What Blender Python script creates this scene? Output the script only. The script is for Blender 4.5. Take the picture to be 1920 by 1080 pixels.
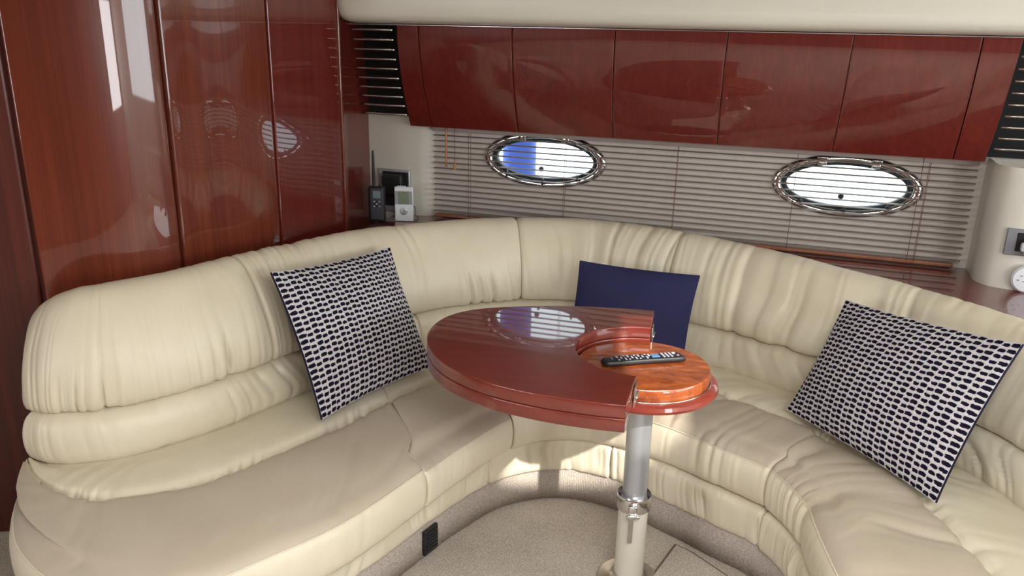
import bpy, bmesh, math, random
import numpy as np
from mathutils import Vector, Matrix

for o in list(bpy.data.objects):
    bpy.data.objects.remove(o)
sc = bpy.context.scene
col = sc.collection
PI = math.pi

# ------------------------------------------------------------------ camera
F_PX = 1500.0
PITCH = math.radians(17.75)
ROLL = math.atan(0.022)
CAM_H = 1.68
cam = bpy.data.cameras.new('camera')
cam.sensor_width = 36.0
cam.lens = F_PX / 1920.0 * 36.0
cam.clip_start = 0.02
camo = bpy.data.objects.new('camera', cam)
col.objects.link(camo)
fw = Vector((0, math.cos(PITCH), -math.sin(PITCH)))
u0 = Vector((0, math.sin(PITCH), math.cos(PITCH)))
r0 = Vector((1, 0, 0))
rt = r0 * math.cos(ROLL) + u0 * math.sin(ROLL)
up = -r0 * math.sin(ROLL) + u0 * math.cos(ROLL)
M = Matrix((rt, up, -fw)).transposed().to_4x4()
M.translation = Vector((0, 0, CAM_H))
camo.matrix_world = M
sc.camera = camo

# ------------------------------------------------------------------ world, sun, daylight, exposure
sc.view_settings.view_transform = 'Standard'
sc.view_settings.look = 'None'
sc.view_settings.gamma = 1.0
sc.view_settings.use_curve_mapping = False
sc.view_settings.exposure = -0.15
w = bpy.data.worlds.new('daylight_sky')
sc.world = w
w.use_nodes = True
bgn = w.node_tree.nodes['Background']
bgn.inputs[0].default_value = (0.80, 0.94, 1.0, 1)
bgn.inputs[1].default_value = 3.6

SUN_EL = math.radians(37)
SUN_H = Vector((0.47, -0.88)).normalized()       # towards the sun, in plan
sun = bpy.data.lights.new('sun', 'SUN')
sun.energy = 7.5
sun.angle = math.radians(1.0)
sun.color = (1.0, 0.95, 0.86)
suno = bpy.data.objects.new('sun', sun)
col.objects.link(suno)
sdir = Vector((-SUN_H.x * math.cos(SUN_EL), -SUN_H.y * math.cos(SUN_EL), -math.sin(SUN_EL)))
suno.rotation_euler = sdir.to_track_quat('-Z', 'Y').to_euler()
suno.location = (3, -3, 4)


def area(name, loc, look, sx, sy, power, color=(1, 1, 1)):
    l = bpy.data.lights.new(name, 'AREA')
    l.shape = 'RECTANGLE'
    l.size = sx
    l.size_y = sy
    l.energy = power
    l.color = color
    o = bpy.data.objects.new(name, l)
    col.objects.link(o)
    o.location = loc
    o.rotation_euler = Vector(look).to_track_quat('-Z', 'Y').to_euler()
    return o


# unseen area lamps added behind, beside and above the camera to brighten the cabin
area('fill_rear_right', (2.62, -1.57, 1.40), (0, 1, 0), 0.95, 0.95, 46, (0.98, 0.99, 1.0))  # added lamp in front of the closed rear wall, no opening there
area('daylight_side_window', (3.17, 0.75, 1.48), (-1, 0, 0), 2.3, 0.80, 36, (0.98, 0.99, 1.0))
area('fill_left_wall', (-2.77, -0.25, 1.42), (1, 0, 0), 1.7, 0.80, 44, (0.98, 0.99, 1.0))  # added lamp on the closed left wall, lifts the right-hand backrest
area('fill_overhead', (0.45, 0.10, 2.03), (0, 0, -1), 1.1, 0.9, 66, (0.98, 0.99, 1.0))  # added overhead fill lamp, shining down through a hole in the ceiling

# ------------------------------------------------------------------ helpers
ORG = {}
rng = np.random.RandomState(7)


def empty(name, loc):
    o = bpy.data.objects.new(name, None)
    o.empty_display_size = 0.05
    col.objects.link(o)
    o.location = loc
    ORG[o] = Vector(loc)
    return o


def tag(o, label=None, cat=None, group=None, kind=None):
    if label:
        o['label'] = label
    if cat:
        o['category'] = cat
    if group:
        o['group'] = group
    if kind:
        o['kind'] = kind
    return o


def link_mesh(name, me, mat, parent=None, origin=None):
    """me in world coordinates; becomes a child of parent, or top-level with its origin at origin"""
    o = bpy.data.objects.new(name, me)
    col.objects.link(o)
    if parent is not None:
        org = ORG[parent]
        o.parent = parent
        ORG[o] = org.copy()
    else:
        org = Vector(origin) if origin is not None else Vector((0, 0, 0))
        o.location = org
        ORG[o] = org.copy()
    if org.length > 0:
        me.transform(Matrix.Translation(-org))
    if mat is not None:
        me.materials.append(mat)
    return o


def raw(name, V, Fc, mat, parent=None, origin=None, smooth=True, uv=None):
    me = bpy.data.meshes.new(name)
    me.from_pydata([tuple(v) for v in np.asarray(V, float)], [], [tuple(f) for f in Fc])
    if uv is not None:
        lay = me.uv_layers.new(name='UVMap')
        vi = np.empty(len(me.loops), dtype=np.int64)
        me.loops.foreach_get('vertex_index', vi)
        lay.data.foreach_set('uv', np.asarray(uv, float)[vi].ravel())
    if smooth:
        me.polygons.foreach_set('use_smooth', [True] * len(me.polygons))
    me.update()
    return link_mesh(name, me, mat, parent, origin)


def from_bm(name, bm, mat, parent=None, origin=None, smooth=False):
    bmesh.ops.recalc_face_normals(bm, faces=bm.faces[:])
    me = bpy.data.meshes.new(name)
    bm.to_mesh(me)
    bm.free()
    if smooth:
        me.polygons.foreach_set('use_smooth', [True] * len(me.polygons))
    return link_mesh(name, me, mat, parent, origin)


def auto_smooth(o, ang=35, flat=0.0):
    """sharp edges by angle on a smooth-shaded mesh"""
    me = o.data
    bm = bmesh.new()
    bm.from_mesh(me)
    amax = max(f.calc_area() for f in bm.faces)
    for f in bm.faces:
        f.smooth = flat <= 0 or f.calc_area() < flat * amax
    for e in bm.edges:
        if len(e.link_faces) == 2 and e.calc_face_angle() > math.radians(ang):
            e.smooth = False
    bm.to_mesh(me)
    bm.free()
    return o


def grid_faces(nu, nv, close_u=False, close_v=False, off=0):
    F = []
    for i in range(nu if close_u else nu - 1):
        i2 = (i + 1) % nu
        for j in range(nv if close_v else nv - 1):
            j2 = (j + 1) % nv
            F.append((off + i * nv + j, off + i2 * nv + j, off + i2 * nv + j2, off + i * nv + j2))
    return F


def loft(name, P, mat, parent=None, origin=None, close_v=False, caps=False, smooth=True, flip=False, close_u=False):
    nu, nv = P.shape[:2]
    V = P.reshape(-1, 3)
    F = grid_faces(nu, nv, close_u, close_v)
    if caps:
        V = np.vstack([V, P[0].mean(0)[None], P[-1].mean(0)[None]])
        a, b = nu * nv, nu * nv + 1
        rngj = range(nv if close_v else nv - 1)
        for j in rngj:
            F.append((j, (j + 1) % nv, a))
            F.append(((nu - 1) * nv + (j + 1) % nv, (nu - 1) * nv + j, b))
    if flip:
        F = [f[::-1] for f in F]
    return raw(name, V, F, mat, parent, origin, smooth)


def bm_box(bm, c, size, R=None, bevel=0.0, seg=2):
    g = bmesh.ops.create_cube(bm, size=1.0)
    vs = g['verts']
    bmesh.ops.scale(bm, vec=size, verts=vs)
    if bevel > 0:
        es = list({e for v in vs for e in v.link_edges})
        r = bmesh.ops.bevel(bm, geom=es, offset=bevel, segments=seg, affect='EDGES', profile=0.5)
        vs = list({v for v in r['verts']} | {v for v in vs if v.is_valid})
    if R is not None:
        bmesh.ops.rotate(bm, cent=(0, 0, 0), matrix=R, verts=vs)
    bmesh.ops.translate(bm, vec=c, verts=vs)


def box(name, c, size, mat, parent=None, R=None, bevel=0.003, seg=2, origin=None):
    bm = bmesh.new()
    bm_box(bm, c, size, R, bevel, seg)
    o = from_bm(name, bm, mat, parent, origin)
    return auto_smooth(o, 50, 0.05) if bevel > 0 else o


def tube_arr(path, r, n=10, closed=False):
    P = np.asarray(path, float)
    m = len(P)
    T = np.gradient(P, axis=0) if not closed else (np.roll(P, -1, 0) - np.roll(P, 1, 0))
    T /= np.linalg.norm(T, axis=1)[:, None] + 1e-12
    ref = np.array([0, 0, 1.0])
    if abs(T[0] @ ref) > 0.9:
        ref = np.array([1.0, 0, 0])
    N = []
    a = ref - T[0] * (ref @ T[0])
    a /= np.linalg.norm(a)
    for i in range(m):
        a = a - T[i] * (a @ T[i])
        a /= np.linalg.norm(a)
        N.append(a.copy())
    N = np.array(N)
    B = np.cross(T, N)
    th = np.linspace(0, 2 * PI, n, endpoint=False)
    rr = np.broadcast_to(np.asarray(r, float), (m,))
    return P[:, None, :] + rr[:, None, None] * (np.cos(th)[None, :, None] * N[:, None, :] + np.sin(th)[None, :, None] * B[:, None, :])


def tube(name, path, r, mat, parent=None, n=10, closed=False, origin=None):
    A = tube_arr(path, r, n, closed)
    return loft(name, A, mat, parent, origin, close_v=True, caps=not closed, close_u=closed)


def lathe(name, prof, c, mat, parent=None, n=48, axis=None, origin=None, smooth_ang=35):
    """prof: (r, h) from bottom to top; axis: 3x3 whose z column is the axis"""
    prof = np.asarray(prof, float)
    th = np.linspace(0, 2 * PI, n, endpoint=False)
    P = np.zeros((n, len(prof), 3))
    P[:, :, 0] = np.cos(th)[:, None] * prof[None, :, 0]
    P[:, :, 1] = np.sin(th)[:, None] * prof[None, :, 0]
    P[:, :, 2] = prof[None, :, 1]
    if axis is not None:
        P = P @ np.asarray(axis, float).T
    P = P + np.asarray(c, float)
    o = loft(name, P, mat, parent, origin, close_u=True)
    bm = bmesh.new()
    bm.from_mesh(o.data)
    bmesh.ops.remove_doubles(bm, verts=bm.verts[:], dist=1e-6)
    bmesh.ops.recalc_face_normals(bm, faces=bm.faces[:])
    bm.to_mesh(o.data)
    bm.free()
    return auto_smooth(o, smooth_ang)


def prism(name, poly, z0, z1, mat, parent=None, origin=None, bevel=0.0, seg=3):
    bm = bmesh.new()
    vs = [bm.verts.new((p[0], p[1], z0)) for p in poly]
    f = bm.faces.new(vs)
    r = bmesh.ops.extrude_face_region(bm, geom=[f])
    nv = [g for g in r['geom'] if isinstance(g, bmesh.types.BMVert)]
    bmesh.ops.translate(bm, vec=(0, 0, z1 - z0), verts=nv)
    if bevel > 0:
        es = [e for e in bm.edges if abs(e.verts[0].co.z - e.verts[1].co.z) < 1e-6]
        bmesh.ops.bevel(bm, geom=es, offset=bevel, segments=seg, affect='EDGES', profile=0.5)
    o = from_bm(name, bm, mat, parent, origin)
    return auto_smooth(o, 40, 0.3)


def spline(pts, n=16):
    pts = np.array(pts, float)
    P = np.vstack([2 * pts[0] - pts[1], pts, 2 * pts[-1] - pts[-2]])
    out = []
    for i in range(1, len(P) - 2):
        a, b, c, d = P[i - 1:i + 3]
        for t in np.linspace(0, 1, n, endpoint=False):
            out.append(.5 * ((2 * b) + (-a + c) * t + (2 * a - 5 * b + 4 * c - d) * t * t + (-a + 3 * b - 3 * c + d) * t ** 3))
    out.append(P[-2])
    return np.array(out)


_TAB = np.random.RandomState(11).rand(4096)


def vn1(x, seed=0):
    x = np.asarray(x, float)
    i = np.floor(x).astype(int)
    f = x - i
    f = f * f * (3 - 2 * f)
    a = _TAB[(i * 131 + seed * 977) % 4096]
    b = _TAB[((i + 1) * 131 + seed * 977) % 4096]
    return a + (b - a) * f


def vn2(x, y, seed=0):
    x, y = np.broadcast_arrays(np.asarray(x, float), np.asarray(y, float))
    i = np.floor(x).astype(int)
    j = np.floor(y).astype(int)
    f = x - i
    g = y - j
    f = f * f * (3 - 2 * f)
    g = g * g * (3 - 2 * g)

    def h(a, b):
        return _TAB[(a * 131 + b * 1777 + seed * 977) % 4096]
    return (h(i, j) * (1 - f) + h(i + 1, j) * f) * (1 - g) + (h(i, j + 1) * (1 - f) + h(i + 1, j + 1) * f) * g


# ------------------------------------------------------------------ materials
def new_mat(name):
    m = bpy.data.materials.new(name)
    m.use_nodes = True
    nt = m.node_tree
    return m, nt, nt.nodes['Principled BSDF']


def N(nt, t, **kw):
    n = nt.nodes.new(t)
    for k, v in kw.items():
        setattr(n, k, v)
    return n


def simple(name, c, rough=0.5, metal=0.0, coat=0.0, coat_rough=0.03, spec=0.5, noise=0.0, scale=30.0, bump=0.0):
    m, nt, b = new_mat(name)
    b.inputs['Roughness'].default_value = rough
    b.inputs['Metallic'].default_value = metal
    b.inputs['Coat Weight'].default_value = coat
    b.inputs['Coat Roughness'].default_value = coat_rough
    b.inputs['Specular IOR Level'].default_value = spec
    tc = N(nt, 'ShaderNodeTexCoord')
    nz = N(nt, 'ShaderNodeTexNoise')
    nz.inputs['Scale'].default_value = scale
    nz.inputs['Detail'].default_value = 4
    nt.links.new(tc.outputs['Object'], nz.inputs['Vector'])
    rp = N(nt, 'ShaderNodeValToRGB')
    k = noise
    rp.color_ramp.elements[0].position = 0.3
    rp.color_ramp.elements[1].position = 0.7
    rp.color_ramp.elements[0].color = (c[0] * (1 - k), c[1] * (1 - k), c[2] * (1 - k), 1)
    rp.color_ramp.elements[1].color = (min(1, c[0] * (1 + k)), min(1, c[1] * (1 + k)), min(1, c[2] * (1 + k)), 1)
    nt.links.new(nz.outputs['Fac'], rp.inputs['Fac'])
    nt.links.new(rp.outputs['Color'], b.inputs['Base Color'])
    if bump > 0:
        bp = N(nt, 'ShaderNodeBump')
        bp.inputs['Strength'].default_value = bump
        bp.inputs['Distance'].default_value = 0.002
        nt.links.new(nz.outputs['Fac'], bp.inputs['Height'])
        nt.links.new(bp.outputs['Normal'], b.inputs['Normal'])
    return m


def wood(name, dark, mid, light, grain=(52, 52, 0.9), rough=0.3, coat=1.0, coat_rough=0.025, burl=False, bump=0.0):
    m, nt, b = new_mat(name)
    tc = N(nt, 'ShaderNodeTexCoord')
    mp = N(nt, 'ShaderNodeMapping')
    mp.inputs['Scale'].default_value = grain
    nt.links.new(tc.outputs['Object'], mp.inputs['Vector'])
    n1 = N(nt, 'ShaderNodeTexNoise')
    n1.inputs['Scale'].default_value = 1.0
    n1.inputs['Detail'].default_value = 6
    n1.inputs['Roughness'].default_value = 0.62
    n1.inputs['Distortion'].default_value = 1.8 if burl else 0.35
    nt.links.new(mp.outputs['Vector'], n1.inputs['Vector'])
    mp2 = N(nt, 'ShaderNodeMapping')
    mp2.inputs['Scale'].default_value = (grain[0] * .16, grain[1] * .16, grain[2] * .4)
    nt.links.new(tc.outputs['Object'], mp2.inputs['Vector'])
    n2 = N(nt, 'ShaderNodeTexNoise')
    n2.inputs['Scale'].default_value = 1.0
    n2.inputs['Detail'].default_value = 3
    nt.links.new(mp2.outputs['Vector'], n2.inputs['Vector'])
    mx = N(nt, 'ShaderNodeMath', operation='MULTIPLY_ADD')
    mx.inputs[1].default_value = 0.72
    nt.links.new(n1.outputs['Fac'], mx.inputs[0])
    m2 = N(nt, 'ShaderNodeMath', operation='MULTIPLY')
    m2.inputs[1].default_value = 0.28
    nt.links.new(n2.outputs['Fac'], m2.inputs[0])
    nt.links.new(m2.outputs[0], mx.inputs[2])
    rp = N(nt, 'ShaderNodeValToRGB')
    e = rp.color_ramp.elements
    e[0].position = 0.33
    e[0].color = (*dark, 1)
    e[1].position = 0.68
    e[1].color = (*light, 1)
    q = e.new(0.5)
    q.color = (*mid, 1)
    nt.links.new(mx.outputs[0], rp.inputs['Fac'])
    nt.links.new(rp.outputs['Color'], b.inputs['Base Color'])
    b.inputs['Roughness'].default_value = rough
    b.inputs['Coat Weight'].default_value = coat
    b.inputs['Coat Roughness'].default_value = coat_rough
    b.inputs['Specular IOR Level'].default_value = 0.3
    return m


MAHOG = wood('mahogany_gloss', (0.105, 0.012, 0.009), (0.130, 0.016, 0.011), (0.165, 0.024, 0.014))
MAHOG_W = wood('mahogany_gloss_warm', (0.105, 0.019, 0.009), (0.145, 0.027, 0.012), (0.19, 0.041, 0.017))
MAHOG_T = wood('mahogany_table', (0.135, 0.019, 0.013), (0.165, 0.025, 0.016), (0.20, 0.034, 0.02), grain=(6, 30, 30))
BURL = wood('burl_walnut', (0.10, 0.018, 0.006), (0.24, 0.052, 0.012), (0.40, 0.105, 0.022), grain=(11, 24, 13), burl=True)
MAHOG_D = wood('mahogany_satin', (0.05, 0.010, 0.007), (0.075, 0.014, 0.009), (0.11, 0.022, 0.012), rough=0.45, coat=0.3, coat_rough=0.2)


def leather_mat(name, c):
    m, nt, b = new_mat(name)
    tc = N(nt, 'ShaderNodeTexCoord')
    n1 = N(nt, 'ShaderNodeTexNoise')
    n1.inputs['Scale'].default_value = 4.0
    n1.inputs['Detail'].default_value = 3
    nt.links.new(tc.outputs['Object'], n1.inputs['Vector'])
    rp = N(nt, 'ShaderNodeValToRGB')
    rp.color_ramp.elements[0].position = 0.3
    rp.color_ramp.elements[1].position = 0.75
    rp.color_ramp.elements[0].color = (c[0] * .93, c[1] * .92, c[2] * .88, 1)
    rp.color_ramp.elements[1].color = (c[0] * 1.04, c[1] * 1.04, c[2] * 1.05, 1)
    nt.links.new(n1.outputs['Fac'], rp.inputs['Fac'])
    nt.links.new(rp.outputs['Color'], b.inputs['Base Color'])
    v = N(nt, 'ShaderNodeTexVoronoi')
    v.inputs['Scale'].default_value = 420
    nt.links.new(tc.outputs['Object'], v.inputs['Vector'])
    n2 = N(nt, 'ShaderNodeTexNoise')
    n2.inputs['Scale'].default_value = 28
    n2.inputs['Detail'].default_value = 5
    nt.links.new(tc.outputs['Object'], n2.inputs['Vector'])
    ad = N(nt, 'ShaderNodeMath', operation='MULTIPLY_ADD')
    ad.inputs[1].default_value = 0.12
    nt.links.new(v.outputs['Distance'], ad.inputs[0])
    nt.links.new(n2.outputs['Fac'], ad.inputs[2])
    bp = N(nt, 'ShaderNodeBump')
    bp.inputs['Strength'].default_value = 0.22
    bp.inputs['Distance'].default_value = 0.004
    nt.links.new(ad.outputs[0], bp.inputs['Height'])
    nt.links.new(bp.outputs['Normal'], b.inputs['Normal'])
    b.inputs['Roughness'].default_value = 0.40
    b.inputs['Specular IOR Level'].default_value = 0.45
    return m


LEATHER = leather_mat('cream_leather', (0.68, 0.615, 0.485))
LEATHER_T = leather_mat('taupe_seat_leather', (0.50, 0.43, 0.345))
GRP = simple('cream_gelcoat', (0.78, 0.77, 0.67), rough=0.28, coat=0.6, coat_rough=0.06, noise=0.02, scale=3)
LINER = simple('cream_liner', (0.62, 0.59, 0.52), rough=0.5, noise=0.03, scale=5)
HULLW = simple('taupe_liner_fabric', (0.62, 0.565, 0.51), rough=0.8, noise=0.04, scale=40, bump=0.1)
CHROME = simple('polished_steel', (0.72, 0.71, 0.70), rough=0.12, metal=1.0, noise=0.02)
STEEL = simple('brushed_steel', (0.62, 0.60, 0.57), rough=0.28, metal=1.0, noise=0.03)
BLACK = simple('black_plastic', (0.012, 0.012, 0.014), rough=0.4, noise=0.1)
BLACKM = simple('black_matt_lining', (0.006, 0.006, 0.007), rough=0.8, noise=0.1)
RUBBER = simple('black_rubber', (0.015, 0.015, 0.018), rough=0.55, noise=0.1)
POST = simple('anodised_aluminium', (0.50, 0.52, 0.56), rough=0.32, metal=0.75, noise=0.02)
POSTC = simple('cream_painted_post', (0.60, 0.56, 0.48), rough=0.35, coat=0.4, coat_rough=0.1, noise=0.02)
WHITE = simple('white_plastic', (0.72, 0.74, 0.78), rough=0.4, noise=0.02)
GREY = simple('grey_plastic', (0.20, 0.20, 0.22), rough=0.42, noise=0.05)
SILVER = simple('silver_plastic', (0.42, 0.43, 0.46), rough=0.3, metal=0.4, noise=0.03)
LCD = simple('lcd_screen', (0.20, 0.24, 0.17), rough=0.25, noise=0.12, scale=120)
LCD2 = simple('lcd_screen_blue', (0.17, 0.24, 0.25), rough=0.25, noise=0.08, scale=120)
NAVY = simple('navy_cotton', (0.024, 0.024, 0.075), rough=0.85, noise=0.12, scale=350, bump=0.4, spec=0.2)
NAVYD = simple('navy_twill', (0.012, 0.011, 0.035), rough=0.85, noise=0.12, scale=350, bump=0.4, spec=0.2)
SLAT = simple('taupe_slat', (0.24, 0.19, 0.165), rough=0.42, noise=0.05, scale=20)
WOODB = wood('blind_rail_wood', (0.17, 0.05, 0.025), (0.24, 0.08, 0.04), (0.30, 0.11, 0.055), rough=0.4, coat=0.4, coat_rough=0.15)
TASSEL = wood('tassel_wood', (0.32, 0.12, 0.04), (0.42, 0.17, 0.06), (0.5, 0.22, 0.08), rough=0.5, coat=0.2, coat_rough=0.2)
CORD = simple('brown_cord', (0.16, 0.06, 0.045), rough=0.8, noise=0.1)
BLUEF = simple('blue_fender_vinyl', (0.045, 0.10, 0.48), rough=0.5, noise=0.08, scale=6)
BLUEB = simple('blue_button', (0.10, 0.22, 0.42), rough=0.4, noise=0.02)
REDB = simple('pink_button', (0.55, 0.22, 0.30), rough=0.4, noise=0.02)
RADIOF = simple('charcoal_plastic', (0.05, 0.05, 0.062), rough=0.45, noise=0.06)
GREYB = simple('pale_button', (0.34, 0.34, 0.40), rough=0.4, noise=0.05)


def glass_mat():
    m, nt, b = new_mat('porthole_glass')
    out = nt.nodes['Material Output']
    tr = N(nt, 'ShaderNodeBsdfTransparent')
    tr.inputs['Color'].default_value = (0.92, 0.96, 0.97, 1)
    gl = N(nt, 'ShaderNodeBsdfGlossy')
    gl.inputs['Roughness'].default_value = 0.02
    fr = N(nt, 'ShaderNodeFresnel')
    fr.inputs['IOR'].default_value = 1.45
    mx = N(nt, 'ShaderNodeMixShader')
    nt.links.new(fr.outputs[0], mx.inputs[0])
    nt.links.new(tr.outputs[0], mx.inputs[1])
    nt.links.new(gl.outputs[0], mx.inputs[2])
    nt.links.new(mx.outputs[0], out.inputs['Surface'])
    return m


GLASS = glass_mat()


def carpet_mat(name, c, ribs=0.0):
    m, nt, b = new_mat(name)
    tc = N(nt, 'ShaderNodeTexCoord')
    n1 = N(nt, 'ShaderNodeTexNoise')
    n1.inputs['Scale'].default_value = 260
    n1.inputs['Detail'].default_value = 4
    nt.links.new(tc.outputs['Object'], n1.inputs['Vector'])
    n3 = N(nt, 'ShaderNodeTexNoise')
    n3.inputs['Scale'].default_value = 5
    nt.links.new(tc.outputs['Object'], n3.inputs['Vector'])
    ad = N(nt, 'ShaderNodeMath', operation='MULTIPLY_ADD')
    ad.inputs[1].default_value = 0.25
    nt.links.new(n3.outputs['Fac'], ad.inputs[0])
    nt.links.new(n1.outputs['Fac'], ad.inputs[2])
    rp = N(nt, 'ShaderNodeValToRGB')
    rp.color_ramp.elements[0].position = 0.42
    rp.color_ramp.elements[1].position = 0.80
    rp.color_ramp.elements[0].color = (c[0] * .62, c[1] * .6, c[2] * .58, 1)
    rp.color_ramp.elements[1].color = (c[0] * 1.25, c[1] * 1.25, c[2] * 1.25, 1)
    nt.links.new(ad.outputs[0], rp.inputs['Fac'])
    nt.links.new(rp.outputs['Color'], b.inputs['Base Color'])
    bp = N(nt, 'ShaderNodeBump')
    bp.inputs['Strength'].default_value = 0.8
    bp.inputs['Distance'].default_value = 0.004
    nt.links.new(n1.outputs['Fac'], bp.inputs['Height'])
    nt.links.new(bp.outputs['Normal'], b.inputs['Normal'])
    b.inputs['Roughness'].default_value = 0.95
    b.inputs['Specular IOR Level'].default_value = 0.1
    return m


BIND = simple('brown_binding', (0.13, 0.10, 0.08), rough=0.9, noise=0.1, scale=200)
CARPET = carpet_mat('beige_carpet', (0.52, 0.465, 0.40))
CARPET_R = carpet_mat('ribbed_carpet', (0.44, 0.385, 0.34))

NX, NY = 27, 25        # dots across and down on the knitted cushions


def knit_mat():
    m, nt, b = new_mat('navy_white_knit')
    uv = N(nt, 'ShaderNodeUVMap')
    sx = N(nt, 'ShaderNodeSeparateXYZ')
    nt.links.new(uv.outputs[0], sx.inputs[0])
    nzw = N(nt, 'ShaderNodeTexNoise')
    nzw.inputs['Scale'].default_value = 60
    nt.links.new(uv.outputs[0], nzw.inputs['Vector'])

    def mth(op, a, bb=None, c=None):
        n = N(nt, 'ShaderNodeMath', operation=op)
        for k, v in enumerate((a, bb, c)):
            if v is None:
                continue
            if isinstance(v, (int, float)):
                n.inputs[k].default_value = v
            else:
                nt.links.new(v, n.inputs[k])
        return n.outputs[0]
    wob = mth('SUBTRACT', nzw.outputs['Fac'], 0.5)
    X = mth('MULTIPLY_ADD', sx.outputs[0], NX, mth('MULTIPLY', wob, 0.35))
    ci = mth('FLOOR', X)
    fx = mth('SUBTRACT', mth('FRACT', X), 0.5)
    odd = mth('MODULO', ci, 2.0)
    Y0 = mth('MULTIPLY_ADD', sx.outputs[1], NY, mth('MULTIPLY', wob, 0.35))
    Y = mth('MULTIPLY_ADD', odd, 0.17, Y0)
    fy = mth('SUBTRACT', mth('FRACT', Y), 0.5)
    ax = mth('DIVIDE', mth('ABSOLUTE', fx), mth('MULTIPLY_ADD', odd, -0.05, 0.46))
    ay = mth('DIVIDE', mth('ABSOLUTE', fy), mth('MULTIPLY_ADD', odd, -0.05, 0.33))
    d = mth('ADD', mth('POWER', ax, 3.2), mth('POWER', ay, 3.2))
    wl = mth('SMOOTH_MIN', d, 2.0, 0.1)
    rp = N(nt, 'ShaderNodeValToRGB')
    rp.color_ramp.elements[0].position = 0.40
    rp.color_ramp.elements[0].color = (0.008, 0.006, 0.018, 1)
    rp.color_ramp.elements[1].position = 0.62
    rp.color_ramp.elements[1].color = (0.72, 0.68, 0.71, 1)
    nt.links.new(mth('MULTIPLY', wl, 0.5), rp.inputs['Fac'])
    nz = N(nt, 'ShaderNodeTexNoise')
    nz.inputs['Scale'].default_value = 220
    nz.inputs['Detail'].default_value = 3
    nt.links.new(uv.outputs[0], nz.inputs['Vector'])
    mixc = N(nt, 'ShaderNodeMix', data_type='RGBA', blend_type='MULTIPLY')
    mixc.inputs[0].default_value = 0.55
    nt.links.new(rp.outputs['Color'], mixc.inputs[6])
    nt.links.new(nz.outputs['Fac'], mixc.inputs[7])
    gm = N(nt, 'ShaderNodeGamma')
    gm.inputs[1].default_value = 0.88
    nt.links.new(mixc.outputs[2], gm.inputs[0])
    nt.links.new(gm.outputs[0], b.inputs['Base Color'])
    bp = N(nt, 'ShaderNodeBump')
    bp.inputs['Strength'].default_value = 0.6
    bp.inputs['Distance'].default_value = 0.004
    nt.links.new(nz.outputs['Fac'], bp.inputs['Height'])
    nt.links.new(bp.outputs['Normal'], b.inputs['Normal'])
    b.inputs['Roughness'].default_value = 0.95
    b.inputs['Specular IOR Level'].default_value = 0.1
    return m


KNIT = knit_mat()

# ------------------------------------------------------------------ hull wall frame
TA = 0.34
LW = math.hypot(1, TA)
WT = np.array([1, -TA]) / LW          # along the hull side
WN = np.array([-TA, -1]) / LW         # into the cabin


def wl(s, o, z):
    p = np.array([0, 3.6]) + WT * s + WN * o
    return np.array([p[0], p[1], z])


RW = Matrix(((WT[0], -WN[0], 0), (WT[1], -WN[1], 0), (0, 0, 1)))   # local x along wall, y out of cabin, z up
RWn = np.array(RW)


def wbox(name, s, o, z, size, mat, parent=None, bevel=0.002, origin=None, seg=2):
    return box(name, Vector(wl(s, o, z)), size, mat, parent, RW, bevel, seg, origin)


# ------------------------------------------------------------------ structure
XL, XR, YB, ZC = -2.8, 3.2, -1.6, 1.97

# floor: carpeted sole with separate hatch panels
fl = tag(box('floor', (0.2, 1.2, -0.03), (6.2, 6.0, 0.05), CARPET, bevel=0), 'pale beige carpeted cabin sole', 'floor', kind='structure')
ORG[fl] = Vector((0, 0, 0))

# hull side lining with two oval holes
PORTS = [(0.125, 1.135), (1.39, 1.118)]
PA, PB = 0.262, 0.113
WO = -0.04


def hull_wall():
    V, Fc = [], []

    def quad(s0, s1, z0, z1, o=WO):
        b = len(V)
        for (s, z) in ((s0, z0), (s1, z0), (s1, z1), (s0, z1)):
            V.append(wl(s, o, z))
        Fc.append((b, b + 1, b + 2, b + 3))
    z0, z1 = 0.0, 2.0
    hz0, hz1 = 0.97, 1.29
    quad(-0.95, 3.9, z0, hz0)
    quad(-0.95, 3.9, hz1, z1)
    last = -0.95
    n = 64
    for (s, z) in PORTS:
        quad(last, s - 0.32, hz0, hz1)
        b = len(V)
        for k in range(n):
            a = 2 * PI * k / n
            V.append(wl(s + PA * math.cos(a), WO, z + PB * math.sin(a)))
        for k in range(n):
            a = 2 * PI * k / n
            cx, cz = math.cos(a) * PA, math.sin(a) * PB
            m = min(0.32 / abs(cx) if abs(cx) > 1e-9 else 1e9, (hz1 - z if cz > 0 else z - hz0) / abs(cz) if abs(cz) > 1e-9 else 1e9)
            V.append(wl(s + cx * m, WO, z + cz * m))
        for k in range(n):
            k2 = (k + 1) % n
            Fc.append((b + k, b + n + k, b + n + k2, b + k2))
        # corners left out by the radial split
        for (sx, zz) in ((0.32, hz1), (-0.32, hz1), (-0.32, hz0), (0.32, hz0)):
            a = math.atan2((zz - z) / PB, sx / PA) % (2 * PI)
            k = int(a / (2 * PI / n))
            c = len(V)
            V.append(wl(s + sx, WO, zz))
            Fc.append((b + n + k, c, b + n + (k + 1) % n))
        # reveal of the hole through the hull
        c = len(V)
        for k in range(n):
            a = 2 * PI * k / n
            V.append(wl(s + PA * math.cos(a), WO - 0.05, z + PB * math.sin(a)))
        for k in range(n):
            k2 = (k + 1) % n
            Fc.append((b + k, b + k2, c + k2, c + k))
        last = s + 0.32
    quad(last, 3.9, hz0, hz1)
    return raw('wall_back', V, Fc, HULLW, smooth=False)


tag(hull_wall(), 'taupe lined hull side behind the slatted blind', 'wall', kind='structure')

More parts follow.
